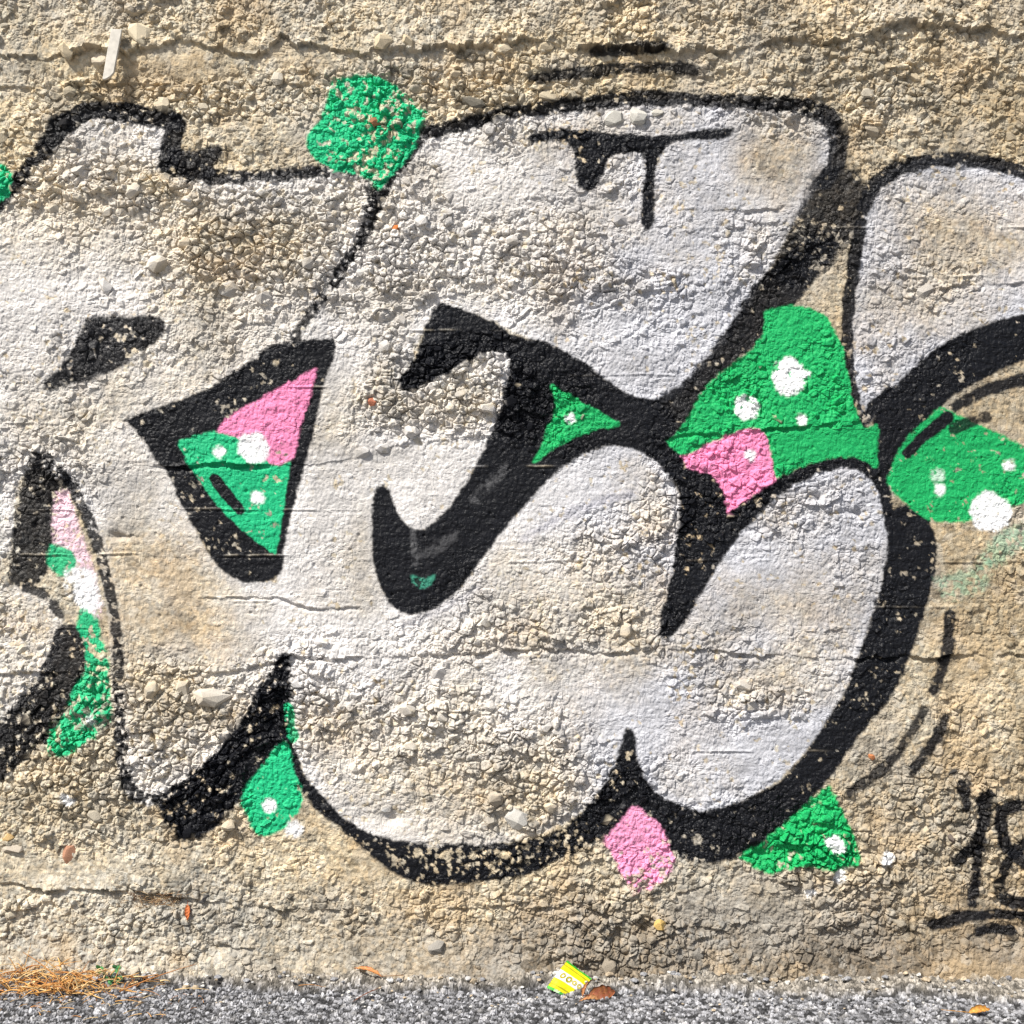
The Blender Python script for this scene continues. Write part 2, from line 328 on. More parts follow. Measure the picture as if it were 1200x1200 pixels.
FLAT = [(60,330,90,70,.4),(390,440,40,60,.5),(330,620,40,70,.5),(470,560,110,50,.6),(600,600,90,60,.6),(700,570,90,30,.55),(900,680,110,60,.4),(1150,290,80,60,.35),
        (790,300,60,26,.8),(180,640,100,80,.5),(260,720,120,40,.6),(900,880,110,40,.45),(750,830,90,40,.35),(90,1020,120,22,.5),(440,1005,60,40,.4),(380,700,110,30,.5),
        (480,640,60,80,.55),(970,520,60,20,.6),(1130,520,70,60,.45),(200,60,200,12,.3),(220,85,90,14,.6),(820,1060,70,20,.3),(1150,1150,90,25,.4),(1060,660,40,120,.3),(330,945,60,60,.2),
        (540,385,60,30,.5),(1150,780,60,30,.3),(560,900,90,40,.4),(1110,620,80,40,.3),(890,200,60,50,.3)]

def blobs(px, py, items):
    """sum of soft spots over the wall's grid"""
    ax, ay = px[0, :], py[:, 0]
    out = np.zeros(px.shape, np.float32)
    for cx, cy, rx, ry, a in items:
        i0, i1 = np.searchsorted(ax, [cx - 3 * rx, cx + 3 * rx])
        j0, j1 = np.searchsorted(ay, [cy - 3 * ry, cy + 3 * ry])
        if i1 > i0 and j1 > j0:
            out[j0:j1, i0:i1] += a * np.outer(np.exp(-((ay[j0:j1] - cy) / ry) ** 2), np.exp(-((ax[i0:i1] - cx) / rx) ** 2))
    return out

def rough_map(px, py):
    r = 0.36 + 0.50 * fbm(px, py, 95, 3, 3)
    r = r + blobs(px, py, ROUGH) - blobs(px, py, FLAT)
    r = r + 0.25 * sstep(60, 30, py) * 0.5
    return np.clip(r, 0.0, 1.15)

# board seams: (polyline, ledge height, falloff upwards, crack depth, raggedness)
SEAMS = [([(-900,66),(0,62),(60,70),(100,62),(150,60),(200,50),(250,55),(300,62),(330,42),(350,55),(400,60),(450,60),(500,55),(570,52),(640,48),(700,56),(800,62),(860,60),(900,52),(980,44),(1060,28),(1120,34),(1200,40),(2000,40)], 7.5, 30, 2.0, 6.0, None),
         ([(-900,103),(0,102),(80,101),(140,97),(200,100)], 1.5, 8, 1.6, 1.5, (-900,200)),
         ([(800,247),(850,246),(912,245)], 1.6, 8, 1.6, 2.0, (800,912)),
         ([(900,100),(960,92),(1010,90),(1060,80),(1150,85),(1210,70)], 1.8, 12, 1.2, 5.0, (980,1400)),
         ([(0,548),(100,546),(150,545),(200,547),(260,545),(330,548),(400,541),(440,530),(480,520),(560,510)], 3.2, 10, 3.0, 3.0, (60,560)),
         ([(780,512),(840,508),(900,502),(960,497),(1010,494)], 2.0, 10, 1.6, 2.5, (780,1010)),
         ([(-900,800),(0,786),(60,790),(130,786),(190,788),(260,786),(300,782),(340,768),(400,772),(440,770),(480,768),(560,766),(640,758),(720,764),(800,760),(860,764),(930,768),(1000,772),(1100,770),(1200,765),(2000,765)], 3.0, 14, 3.0, 3.0, None),
         ([(240,702),(320,700),(360,712),(420,712)], 1.2, 7, 1.8, 1.5, (240,420)),
         ([(-900,1030),(0,1034),(40,1041),(100,1044),(150,1042),(200,1050),(280,1058),(340,1064),(400,1068)], 3.4, 16, 3.5, 3.0, (-900,400)),
         ([(400,1080),(450,1076),(540,1064),(620,1064),(700,1058),(760,1046),(810,1042)], 2.4, 12, 2.4, 3.0, (420,810)),
         ([(230,1120),(260,1105),(300,1112)], 2.0, 9, 3.0, 3.0, (230,300)),
         ([(690,1090),(740,1075),(790,1085),(860,1095)], 2.6, 12, 2.0, 5.0, (690,860)),
         ([(560,400),(640,360),(720,330),(800,320)], 1.6, 10, 1.8, 5.0, (600,800)),
         ([(1000,330),(1060,340),(1120,336),(1200,330)], 1.2, 8, 1.6, 4.0, (1060,1200)),
         ([(100,615),(130,622),(150,628)], 2.2, 8, 3.0, 2.0, (128,152)),
         ([(885,583),(905,583)], 2.2, 6, 4.0, 2.0, (945,965))]
FINS = [(418,-900,60,.7),(452,345,482,1.0),(497,0,70,.6),(598,40,420,.7),(598,520,590,.9),(604,520,600,.9),(650,-900,350,.9),(655,430,560,1.0),(657,560,1400,.6),(711,1020,1120,.8),(880,760,1000,.8),
        (388,470,610,.9),(266,930,1400,.8),(324,930,1150,.7),(546,550,660,.7),(440,680,800,.5),(705,230,330,.7),(1000,300,420,.4),(735,-900,120,.5)]

def seam_y(pl, px):
    a = np.array(pl, float)
    return np.interp(px, a[:, 0], a[:, 1])

def relief(px, py):
    """wall relief in photo pixels, positive towards the viewer"""
    wx = px + 3.5 * fbm(px, py, 14, 1, 2)
    wy = py + 3.5 * fbm(px, py, 14, 6, 2)
    R = rough_map(px, py)
    h = 3.0 * fbm(px, py, 140, 2, 3)
    skin = sstep(-0.10, 0.10, 0.42 - R + 0.55 * fbm(px, py, 34, 7, 4))
    skin = np.clip(skin, 0, 1)
    h = h + 2.6 * (skin - 0.5) * (0.3 + 0.9 * np.clip(R, 0, 1))
    amp = 0.25 + 1.1 * np.clip(R, 0, 1) * (1 - 0.55 * skin) + 0.35 * sstep(70, 40, py)
    # sand and fine grit: angular grains with open gaps
    f1, f2, r, gx, gy = worley(wx, wy, 4.7, 0)
    g = (0.25 + 1.0 * r) * sstep(0.0, 0.30, f2 - f1) + (gx * (r - 0.5) + gy * (((r * 7.3) % 1) - 0.5)) * 1.4
    # where the bigger aggregate lies bare, the sand between it is washed out
    q1, q2, qr, qx, qy = worley(wx * 0.93 + 11, wy * 1.12, 10.0, 1)
    pea = sstep(0.0, 0.12, 0.9 * R * (1 - 0.6 * skin) - qr + 0.02)
    h = h + amp * 1.55 * g * (1 - 0.55 * pea)
    f1, f2, r, gx, gy = worley(wx * 1.1 + 7, wy + 3, 8.0, 3)
    h = h + (0.15 + 1.0 * amp) * (r > 0.45) * (1.5 * np.clip(1 - 1.6 * f1, 0, 1) + (gx * (r - 0.7) * 2 + gy * (((r * 9.1) % 1) - 0.5)) * 1.2 * sstep(0.02, 0.2, f2 - f1))
    # pea sized aggregate
    edge = sstep(0.02, 0.24, q2 - q1)
    r2 = (qr * 11.7) % 1
    h = h + pea * (0.5 + 0.7 * amp) * (2.7 * edge * (0.5 + 0.8 * r2) + (qx * (r2 - 0.5) + qy * (((qr * 5.1) % 1) - 0.5)) * 3.6 * edge)
    # bigger crushed stone
    f1, f2, r, gx, gy = worley(wx * 0.9 + 5, wy * 1.15 + 3, 18.5, 2)
    on = sstep(0.0, 0.10, (R - 0.46) * (1 - 0.5 * skin) - r * 0.8)
    edge = sstep(0.02, 0.20, f2 - f1)
    r2 = (r * 13.7) % 1
    h = h + on * (3.8 * edge * (0.6 + 0.6 * r2) + (gx * (r2 - 0.5) + gy * (((r * 5.1) % 1) - 0.6)) * 5.0)
    # small blow holes in the smooth cement face
    f1, f2, r, gx, gy = worley(px + 71, py + 19, 21, 4)
    h = h - 1.6 * skin * sstep(0.05 + 0.12 * ((r * 9.7) % 1), 0.02, f1) * (r > 0.80)
    h = h + 1.1 * vnoise(px, py, 2.5, 5) * (0.42 + R) + 0.8 * fbm(px, py, 12, 7, 3)
    # vertical and horizontal board grain on the smooth face
    h = h + 0.5 * skin * vnoise(px * 0.12, py, 4.0, 8)
    q = px[:1, :]
    for n, (pl, led, fall, crack, rag, rg) in enumerate(SEAMS):
        o = q * 0 + pl[0][1] * 3.1 + 17 * n
        y0 = seam_y(pl, q) + rag * (1.7 * fbm(q, o, 30, 4, 5)) + 1.5 * rag * np.round(2.2 * vnoise(q, o, 17, 8)) / 2.2
        d = py - y0 - 2.2 * fbm(px, py, 9, 2, 2)
        w = 1.0
        if rg is not None:
            w = sstep(rg[0] - 14, rg[0] + 14, q) * sstep(rg[1] + 14, rg[1] - 14, q)
        w = w * (0.18 + 1.1 * sstep(-0.32, 0.32, fbm(q, o, 55, 9, 3)))
        if n == 0:
            w = 0.55 + 0.5 * w
        w = w * np.clip(0.85 + 1.3 * fbm(px, py, 20, 5, 2), 0.15, 1.4)
        h = h + w * led * np.exp(np.minimum(d, 0) / fall) * sstep(1.3, -1.3, d)
        h = h - w * crack * sstep(-1.2, 0.6, d) * sstep(7.0, 1.5, d)
    for fy, a, b, k in FINS:
        d = py - fy - 3.0 * fbm(q, q * 0 + fy * 1.7, 90, 10, 4)
        w = sstep(a - 20, a + 20, q) * sstep(b + 20, b - 20, q) * sstep(-0.15, 0.25, fbm(q, q * 0 + fy, 45, 2, 3))
        h = h + w * k * (1.3 * np.exp(-(d / 1.1) ** 2) - 0.8 * np.exp(-((d - 3.0) / 1.3) ** 2))
    # hollow left of the brown foot, hollows behind the packet, and a foot that thickens towards the ground
    h = h + blobs(px, py, [(652,1128,16,10,-9),(688,1135,12,10,-7),(753,1085,14,12,-8),(250,1112,14,10,-7),(882,984,10,7,0),(905,1000,26,9,-6),(180,1056,36,9,-5),(953,583,8,5,-6),(1000,600,14,5,-5),(138,628,9,5,-6),(1085,76,34,9,-5),(303,250,16,4,-4),(460,958,14,9,-6),(820,92,24,8,-4)])
    h = h + 14.0 * sstep(1085, 1175, py + 18 * fbm(px, py, 120, 1, 3)) - 3.0 * sstep(70, 100, py) * sstep(150, 110, py)
    return h, R, skin

def concrete_rgb(px, py, R, skin):
    n1 = fbm(px, py, 160, 4, 4)[..., None]
    n2 = fbm(px, py, 30, 8, 3)[..., None]
    tan = np.array([0.53, 0.445, 0.31])
    grey = np.array([0.49, 0.445, 0.365])
    warm = np.array([0.47, 0.33, 0.17])
    k = np.clip(0.30 + 1.2 * n1 + 0.35 * n2, 0, 1)
    low = sstep(1010, 1110, py + 60 * fbm(px, py, 90, 5, 3))[..., None]
    k = np.clip(k + 0.55 * low, 0, 1)
    c = tan * (1 - k) + grey * k
    # browner and darker to the right: brightness falloff painted into the cement
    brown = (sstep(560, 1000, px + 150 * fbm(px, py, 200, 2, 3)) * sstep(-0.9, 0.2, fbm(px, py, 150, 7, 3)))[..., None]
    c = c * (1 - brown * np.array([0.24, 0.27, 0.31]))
    # damp, darker cement low on the wall and to the right of the numerals
    c = c * (1 - low * (0.06 + 0.36 * sstep(250, 650, px)[..., None]) * np.array([0.95, 1.0, 1.0]))
    w = blobs(px, py, [(190,660,70,40,.6),(200,735,80,30,.7),(290,770,60,16,.4),(610,738,26,12,.55),(550,930,60,30,.4),(1030,150,26,14,.5),(770,1082,20,12,.5),(420,1005,50,30,.4),(30,730,26,16,.6),(420,552,26,8,.6),(270,970,60,30,.3),(1140,270,60,30,.3),(880,180,40,24,.6)])
    w = np.clip(w * (0.8 + 1.2 * fbm(px, py, 18, 9, 3)), 0, 0.85)[..., None]
    c = c * (1 - w) + warm * w
    for item in [(1000,880,60,25,.3),(850,1110,140,40,.35),(870,1080,60,20,.4),(1130,1160,90,18,.55),(300,1080,80,20,.25),(950,270,60,40,.25),(1180,60,40,20,.3),(540,118,30,8,.3)]:
        m = (blobs(px, py, [item]) * (0.8 + fbm(px, py, 25, 3, 3)))[..., None]
        c = c * (1 - np.clip(m, 0, 0.7)) + np.array([0.20, 0.19, 0.17]) * np.clip(m, 0, 0.7)
    # every grain of sand and stone has its own tone
    f1, f2, r, gx, gy = worley(px, py, 4.6, 3)
    c = c * (0.70 + 0.58 * r)[..., None]
    hue = ((r * 17.3) % 1 - 0.5)[..., None]
    c = c * (1 + hue * np.array([0.10, 0.0, -0.14]))
    # blotches of lime bloom, grey dirt and soaked-in brown
    b1 = fbm(px, py, 55, 10, 4)[..., None]; b2 = fbm(px, py, 75, 6, 4)[..., None]
    c = c * (1 + 0.34 * np.clip(b1, -0.7, 0.7))
    t = np.clip(b2 * 1.6 - 0.25, 0, 0.6)
    c = c * (1 - t) + t * np.array([0.36, 0.33, 0.285])
    t = np.clip(-b2 * 1.6 - 0.30, 0, 0.5)
    c = c * (1 - t) + t * np.array([0.46, 0.34, 0.20])
    f1, f2, r, gx, gy = worley(px, py, 11, 6)
    t = np.clip((r - 0.80) * 5, 0, 1)[..., None] * 0.6
    c = c * (1 - t * 0.45) + t * 0.45 * np.array([0.55, 0.53, 0.48])
    t = np.clip((0.10 - r) * 20, 0, 1)[..., None]
    c = c * (1 - t * 0.35)
    return c

def smear(px, py, R):
    """how well the chrome covers: thin in crumbly places, thick along the edges"""
    a = 0.76 + 0.70 * fbm(px, py, 100, 5, 5) - 0.32 * np.clip(R - 0.35, 0, 1)
    a = a + blobs(px, py, [(20,330,90,80,.35),(20,470,90,60,.1),(330,640,60,90,.35),(385,430,40,60,.3),(470,740,120,50,.3),(460,560,100,60,.3),(880,640,120,60,.25),(820,350,90,100,.15),(1060,400,60,70,.25),(760,880,120,50,.25),
                            (900,190,50,40,-.5),(1120,280,90,40,-.4),(230,260,160,70,-.25),(200,660,90,110,-.55),(190,735,110,50,-.5),(640,720,150,60,-.3),(240,840,80,50,-.45),(560,930,110,40,-.35),(420,250,80,60,-.2),(620,900,60,50,-.25),(560,340,120,60,-.2),(300,460,100,30,-.3),(100,490,120,40,-.35),(480,480,80,40,-.2),(560,200,100,50,-.1),(700,700,120,60,-.2)])
    return np.clip(a, 0.12, 1.0)

def paint(px, py, R, skin):
    """colour and the number of the paint that lies on top (-1: bare)"""
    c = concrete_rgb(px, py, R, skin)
    own = np.full(px.shape, -1, np.int32)
    wx = px + 3.2 * fbm(px, py, 9, 4, 2) * (0.5 + R)
    wy = py + 3.2 * fbm(px, py, 9, 11, 2) * (0.5 + R)
    f1, f2, r5, gx, gy = worley(px + 3.5 * fbm(px, py, 14, 1, 2), py + 3.5 * fbm(px, py, 14, 6, 2), 4.7, 0)
    chips = 0.6 * r5 + 0.4 * (0.5 + 1.1 * fbm(px, py, 7, 2, 3)) + 0.25 * fbm(px, py, 40, 9, 2)
    fine = fbm(px, py, 3.2, 3, 2)
    cover = smear(px, py, R)
    tone = fbm(px, py, 45, 1, 4)
    # the little cement fins between the boards have lost their paint
    bare = np.zeros(px.shape, np.float32)
    q = px[:1, :]
    for fy, fa, fb, fk in FINS:
        fd = py - fy - 3.0 * fbm(q, q * 0 + fy * 1.7, 90, 10, 4)
        fw = sstep(fa - 20, fa + 20, q) * sstep(fb + 20, fb - 20, q) * sstep(-0.15, 0.25, fbm(q, q * 0 + fy, 45, 2, 3))
        bare = np.maximum(bare, 0.6 * fk * fw * np.exp(-((fd + 0.3) / 1.0) ** 2) * sstep(-0.4, 0.3, fbm(px, py, 12, 7, 2)))
    for k, L in enumerate(LAYERS):
        x0 = RX0 + RST * L.i0; x1 = RX0 + RST * L.i1
        y0 = RY0 + RST * L.j0; y1 = RY0 + RST * L.j1
        m = (px > x0) & (px < x1) & (py > y0) & (py < y1)
        if not m.any():
            continue
        d = sample(L, wx[m], wy[m])
        if L.name == 'silver_fill':
            d = d - 4.0
        elif L.mat == 'green':
            d = d - 2.2
        elif L.mat == 'black':
            d = d - (1.8 if L.name in ('black_stroke', 'numeral') else 1.2)
        elif L.mat == 'pink':
            d = d - 1.0
        a = sstep(L.soft * 1.1, -L.soft * 1.1, d + L.soft * 1.3 * fine[m]) * L.op
        fl = np.full(d.shape, L.flake)
        if L.zone:
            for cx, cy, rx, ry, v in L.zone:
                fl = fl + v * np.exp(-((px[m] - cx) / rx) ** 2 - ((py[m] - cy) / ry) ** 2)
        fl = fl * (0.55 + 0.55 * R[m]) * 0.9 + 0.02
        hole = sstep(fl + 0.10, fl, chips[m]) * (L.flake > 0.03 or L.zone is not None) * (0.5 if L.name in ('black_stroke', 'numeral') else 1.0)
        a = a * (1 - 0.9 * hole)
        col = np.array(L.col)[None, :] * np.ones((d.size, 1))
        if L.mat == 'silver' and L.name == 'silver_fill':
            a = a * cover[m]
            rim = sstep(-26, -3, d)                       # chrome sprayed thicker along the outline
            a = np.clip(a + 0.22 * rim * (d < 0), 0, 1)
            col = col * (1 + 0.42 * tone[m] + 0.16 * (r5[m] - 0.5))[:, None]
            cool = sstep(500, 800, px[m])[:, None]  # left-to-right drop in brightness painted into the silver, whiter left, darker right
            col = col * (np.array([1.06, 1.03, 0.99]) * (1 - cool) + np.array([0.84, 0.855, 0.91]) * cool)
        elif L.mat == 'black':
            col = col * (1 + 0.5 * np.clip(tone[m], 0, 1))[:, None]
            a = a * (1 - bare[m])
        else:
            col = col * (1 + 0.14 * tone[m])[:, None]
        cm = c[m]
        c[m] = cm * (1 - a[:, None]) + col * a[:, None]
        o = own[m]
        o[d < 0] = k
        own[m] = o
    return np.clip(c, 0.003, 0.9), own

# ------------------------------------------------------------------ materials
def principled(name, rough=0.9, spec=0.2, attr=True, base=(0.5, 0.5, 0.5), bump=0.0, bscale=400.0, var=0.0, metallic=0.0):
    m = bpy.data.materials.new(name)
    m.use_nodes = True
    nt = m.node_tree
    b = nt.nodes['Principled BSDF']
    b.inputs['Roughness'].default_value = rough
    b.inputs['Specular IOR Level'].default_value = spec
    b.inputs['Metallic'].default_value = metallic
    tc = nt.nodes.new('ShaderNodeTexCoord')
    nz = nt.nodes.new('ShaderNodeTexNoise')
    nz.inputs['Scale'].default_value = bscale
    nz.inputs['Detail'].default_value = 4
    nt.links.new(tc.outputs['Object'], nz.inputs['Vector'])
    mix = nt.nodes.new('ShaderNodeMix')
    mix.data_type = 'RGBA'
    mix.blend_type = 'MULTIPLY'
    mix.inputs['Factor'].default_value = 1.0
    if attr:
        at = nt.nodes.new('ShaderNodeAttribute')
        at.attribute_name = 'Col'
        nt.links.new(at.outputs['Color'], mix.inputs['A'])
    else:
        mix.inputs['A'].default_value = (*base, 1)
    mr = nt.nodes.new('ShaderNodeMapRange')
    mr.inputs['From Min'].default_value = 0.3
    mr.inputs['From Max'].default_value = 0.7
    mr.inputs['To Min'].default_value = 1 - var
    mr.inputs['To Max'].default_value = 1 + var
    nt.links.new(nz.outputs['Fac'], mr.inputs['Value'])
    nt.links.new(mr.outputs['Result'], mix.inputs['B'])
    nt.links.new(mix.outputs['Result'], b.inputs['Base Color'])
    if bump:
        bp = nt.nodes.new('ShaderNodeBump')
        bp.inputs['Strength'].default_value = bump
        bp.inputs['Distance'].default_value = 0.002
        nt.links.new(nz.outputs['Fac'], bp.inputs['Height'])
        nt.links.new(bp.outputs['Normal'], b.inputs['Normal'])
    return m

M = {
    'concrete': principled('concrete', 0.93, 0.15, var=0.14, bump=0.5, bscale=420),
    'silver': principled('silver_spray_paint', 0.62, 0.35, var=0.06, bump=0.35, bscale=420),
    'black': principled('black_spray_paint', 0.48, 0.24, var=0.10, bump=0.45, bscale=420),
    'green': principled('green_spray_paint', 0.60, 0.25, var=0.08, bump=0.4, bscale=420),
    'pink': principled('pink_spray_paint', 0.65, 0.2, var=0.08, bump=0.4, bscale=420),
    'white': principled('white_spray_paint', 0.65, 0.2, var=0.04, bump=0.4, bscale=420),
    'asphalt': principled('asphalt', 0.9, 0.2, var=0.45, bump=0.8, bscale=190),
    'grass': principled('dry_grass', 0.7, 0.2, var=0.15, bscale=60),
    'leaf': principled('dry_leaf', 0.6, 0.3, var=0.2, bscale=180, bump=0.3),
    'foil': principled('printed_film', 0.28, 0.5, var=0.03, bscale=80),
    'wood': principled('weathered_wood', 0.8, 0.2, attr=False, base=(0.66, 0.62, 0.55), var=0.12, bscale=90, bump=0.3),
    'weed': principled('weed_leaf', 0.6, 0.3, attr=False, base=(0.07, 0.24, 0.08), var=0.25, bscale=120),
    'slab': principled('rough_concrete', 0.95, 0.1, attr=False, base=(0.40, 0.34, 0.25), var=0.15, bump=0.6, bscale=40),
}

# ------------------------------------------------------------------ mesh helpers
def mesh_np(name, co, quads, col=None, mat=None, smooth_shade=True, parent=None):
    me = bpy.data.meshes.new(name)
    n, q = len(co), len(quads)
    s = quads.shape[1]
    me.vertices.add(n)
    me.vertices.foreach_set('co', np.ascontiguousarray(co, np.float32).ravel())
    me.loops.add(q * s)
    me.loops.foreach_set('vertex_index', np.ascontiguousarray(quads, np.int32).ravel())
    me.polygons.add(q)
    me.polygons.foreach_set('loop_start', np.arange(0, q * s, s, dtype=np.int32))
    me.polygons.foreach_set('use_smooth', np.full(q, smooth_shade, bool))
    if col is not None:
        at = me.color_attributes.new('Col', 'FLOAT_COLOR', 'POINT')
        c4 = np.ones((n, 4), np.float32)
        c4[:, :3] = col
        at.data.foreach_set('color', c4.ravel())
    me.update(calc_edges=True)
    o = bpy.data.objects.new(name, me)
    if mat is not None:
        me.materials.append(mat)
    COL.objects.link(o)
    if parent is not None:
        o.parent = parent
    return o

def empty(name, loc=(0, 0, 0)):
    o = bpy.data.objects.new(name, None)
    o.empty_display_size = 0.1
    o.location = loc
    COL.objects.link(o)
    return o

def tag(o, label, cat=None, group=None, kind=None):
    if label: o['label'] = label
    if cat: o['category'] = cat
    if group: o['group'] = group
    if kind: o['kind'] = kind
    return o

def to_x(px): return (px - 600) * S
def to_z(py): return (BASE - py) * S

# ------------------------------------------------------------------ the wall
wall = tag(empty('concrete_wall'), 'rough tan concrete wall covered in silver, black, green and pink graffiti', 'wall')
STEP = 1.2
inner_x = np.arange(-30, 1230 + STEP, STEP)
inner_y = np.arange(-24, 1185, STEP)
def grow(n, first, ratio):
    return np.cumsum(first * ratio ** np.arange(n))
ox = grow(64, 1.6, 1.066)
gxs = np.concatenate([-30 - ox[::-1], inner_x, inner_x[-1] + ox])
oy = grow(34, 1.6, 1.082)
gys = np.concatenate([-24 - oy[::-1], inner_y])
PX, PY = np.meshgrid(gxs.astype(np.float32), gys.astype(np.float32))
H, RR, SK = relief(PX, PY)
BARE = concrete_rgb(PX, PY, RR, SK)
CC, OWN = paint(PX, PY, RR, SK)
ny, nx = PX.shape
Yc = -H * S
Yc[0, :] = 0.06; Yc[:, 0] = 0.06; Yc[:, -1] = 0.06           # the face turns back into the slab at its ends
CO = np.stack([to_x(PX), Yc, to_z(PY)], -1).reshape(-1, 3)
CF = CC.reshape(-1, 3)
idx = np.arange(ny * nx).reshape(ny, nx)
Q = np.stack([idx[:-1, :-1], idx[1:, :-1], idx[1:, 1:], idx[:-1, 1:]], -1).reshape(-1, 4)
face_own = OWN[:-1, :-1].ravel()
WALL_W = (gxs[0], gxs[-1]); WALL_T = gys[0]

def wall_piece(name, k, mat, parent):
    q = Q[face_own == k]
    if len(q) == 0:
        return None
    u, inv = np.unique(q, return_inverse=True)
    return mesh_np(name, CO[u], inv.reshape(-1, 4), CF[u], mat, False, parent)

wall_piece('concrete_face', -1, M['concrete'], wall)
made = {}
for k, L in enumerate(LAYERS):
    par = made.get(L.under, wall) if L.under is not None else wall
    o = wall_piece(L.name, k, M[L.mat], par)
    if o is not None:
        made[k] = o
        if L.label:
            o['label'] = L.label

def box_np(x0, x1, y0, y1, z0, z1):
    co = np.array([(x, y, z) for z in (z0, z1) for y in (y0, y1) for x in (x0, x1)], float)
    q = np.array([(0, 2, 3, 1), (4, 5, 7, 6), (0, 1, 5, 4), (2, 6, 7, 3), (0, 4, 6, 2), (1, 3, 7, 5)])
    return co, q
co, q = box_np(to_x(WALL_W[0]), to_x(WALL_W[1]), 0.05, 0.5, -0.4, to_z(WALL_T))
mesh_np('wall_core', co, q, None, M['slab'], False, wall)

# crushed stones standing proud of the cement, one by one
def hull_template(seed, n=27):
    r = np.random.default_rng(seed)
    p = r.standard_normal((n, 3))
    p /= np.linalg.norm(p, axis=1)[:, None]
    p *= (0.90 + 0.16 * r.random((n, 1)))
    for _ in range(4):                      # a few broken faces
        d = r.standard_normal(3); d /= np.linalg.norm(d)
        t = p @ d
        p = p - np.where(t > 0.62, t - 0.62, 0)[:, None] * d
    bm = bmesh.new()
    vs = [bm.verts.new(v) for v in p]
    res = bmesh.ops.convex_hull(bm, input=vs)
    bmesh.ops.delete(bm, geom=[v for v in bm.verts if not v.link_faces], context='VERTS')
    bm.verts.index_update()
    co = np.array([v.co[:] for v in bm.verts])
    f = np.array([[v.index for v in fc.verts] for fc in bm.faces])
    bm.free()
    return co, f
HULLS = [hull_template(s) for s in range(16)]

def height_at(px, py):
    i = int(np.clip(np.searchsorted(gxs, px), 2, nx - 3)); j = int(np.clip(np.searchsorted(gys, py), 2, ny - 3))
    return float(np.median(H[j - 2:j + 3, i - 2:i + 3]))

STONE_TONES = [(0.46,0.40,0.30),(0.50,0.46,0.38),(0.38,0.35,0.30),(0.55,0.52,0.46),(0.44,0.36,0.24),(0.33,0.30,0.25)]
placed = []
def stone(px, py, r, tone=None, name='stone', label=None, flat=0.62, painted=True, aspect=None, ang=None):
    co, f = HULLS[rng.integers(len(HULLS))]
    a = rng.uniform(-0.5, 0.5) if ang is None else ang
    asp = rng.uniform(0.62, 0.95) if aspect is None else aspect
    lx, lz, ly = r, r * asp, r * flat
    th = rng.uniform(0, 6.28)
    p = co @ np.array(Matrix.Rotation(th, 3, 'Y'))
    p = p * np.array([lx, ly, lz])
    ca, sa = math.cos(a), math.sin(a)
    x = p[:, 0] * ca - p[:, 2] * sa
    z = p[:, 0] * sa + p[:, 2] * ca
    h0 = height_at(px, py)
    qx, qy, hh = px + x, py - z, h0 - 0.10 * r + p[:, 1] * -1
    if tone is None:
        ti = int(np.clip(np.searchsorted(gxs, px), 0, nx - 1)); tj = int(np.clip(np.searchsorted(gys, py), 0, ny - 1))
        near = BARE[max(0, tj - 3):tj + 4, max(0, ti - 3):ti + 4].mean(axis=(0, 1))
        t = 0.75 * near + 0.25 * np.array(STONE_TONES[rng.integers(len(STONE_TONES))])
    else:
        t = np.array(tone)
    c = np.tile(t * rng.uniform(0.85, 1.12), (len(p), 1))
    if painted:
        i = np.clip(np.searchsorted(gxs, qx), 0, nx - 1); j = np.clip(np.searchsorted(gys, qy), 0, ny - 1)
        on = OWN[j, i] >= 0
        if on.any():
            keep = rng.random(len(p)) < 0.93
            m = on & keep
            c[m] = CC[j, i][m]
    o = mesh_np(name, np.stack([to_x(qx), -hh * S, to_z(qy)], -1), f, c, M['concrete'], False, wall)
    if label: o['label'] = label
    placed.append((px, py, r))
    return o

stone(83, 1001, 12, (0.36,0.19,0.12), label='reddish brown pebble set in the wall', painted=False, flat=0.4, aspect=1.05)
stone(9, 982, 8, (0.55,0.38,0.18), label='yellowish round pebble set in the wall', painted=False, aspect=0.95)
stone(14, 996, 16, (0.48,0.42,0.34), painted=False, aspect=0.45, ang=0.12)
stone(440, 144, 8, (0.36,0.17,0.09), label='brown pebble showing through the green square', painted=False)
stone(463, 268, 6, (0.50,0.17,0.05), label='orange brick chip in the silver paint', painted=False)
stone(437, 471, 7, (0.40,0.15,0.09), label='red brick chip in the silver paint', painted=False, aspect=1.1)
stone(1022, 887, 6, (0.48,0.19,0.08), label='orange brick chip beside the speed lines', painted=False, aspect=.6)
stone(1117, 905, 7, (0.07,0.065,0.06), label='dark grey chip above the numerals', painted=False, aspect=.55)
stone(1115, 982, 7, (0.16,0.13,0.11), painted=False)
stone(553, 121, 16, (0.22,0.20,0.16), label='flat dark grey stone above the middle letter', painted=False, aspect=.45, flat=.35, ang=-0.2)
stone(605, 959, 17, (0.50,0.48,0.44), label='pale round stone resting above the black outline', painted=False, aspect=.8, ang=-0.3)
stone(718, 138, 15, (0.52,0.50,0.45), painted=False, aspect=.7, ang=.05)
stone(748, 136, 14, (0.55,0.53,0.48), painted=False, aspect=.85)
stone(770, 132, 9, (0.55,0.52,0.46), painted=False)
stone(510, 310, 15, (0.70,0.69,0.66)); stone(270, 335, 18, (0.6,0.58,0.54), aspect=.9); stone(185, 310, 16); stone(125, 335, 11)
stone(158, 222, 15, (0.72,0.71,0.70), aspect=.8); stone(220, 235, 10, (0.75,0.75,0.75)); stone(95, 200, 12, (0.72,0.71,0.70), aspect=.5)
stone(450, 405, 10, (0.72,0.72,0.72)); stone(540, 462, 9); stone(482, 505, 14, aspect=.6); stone(450, 525, 11); stone(424, 531, 12, aspect=.7)
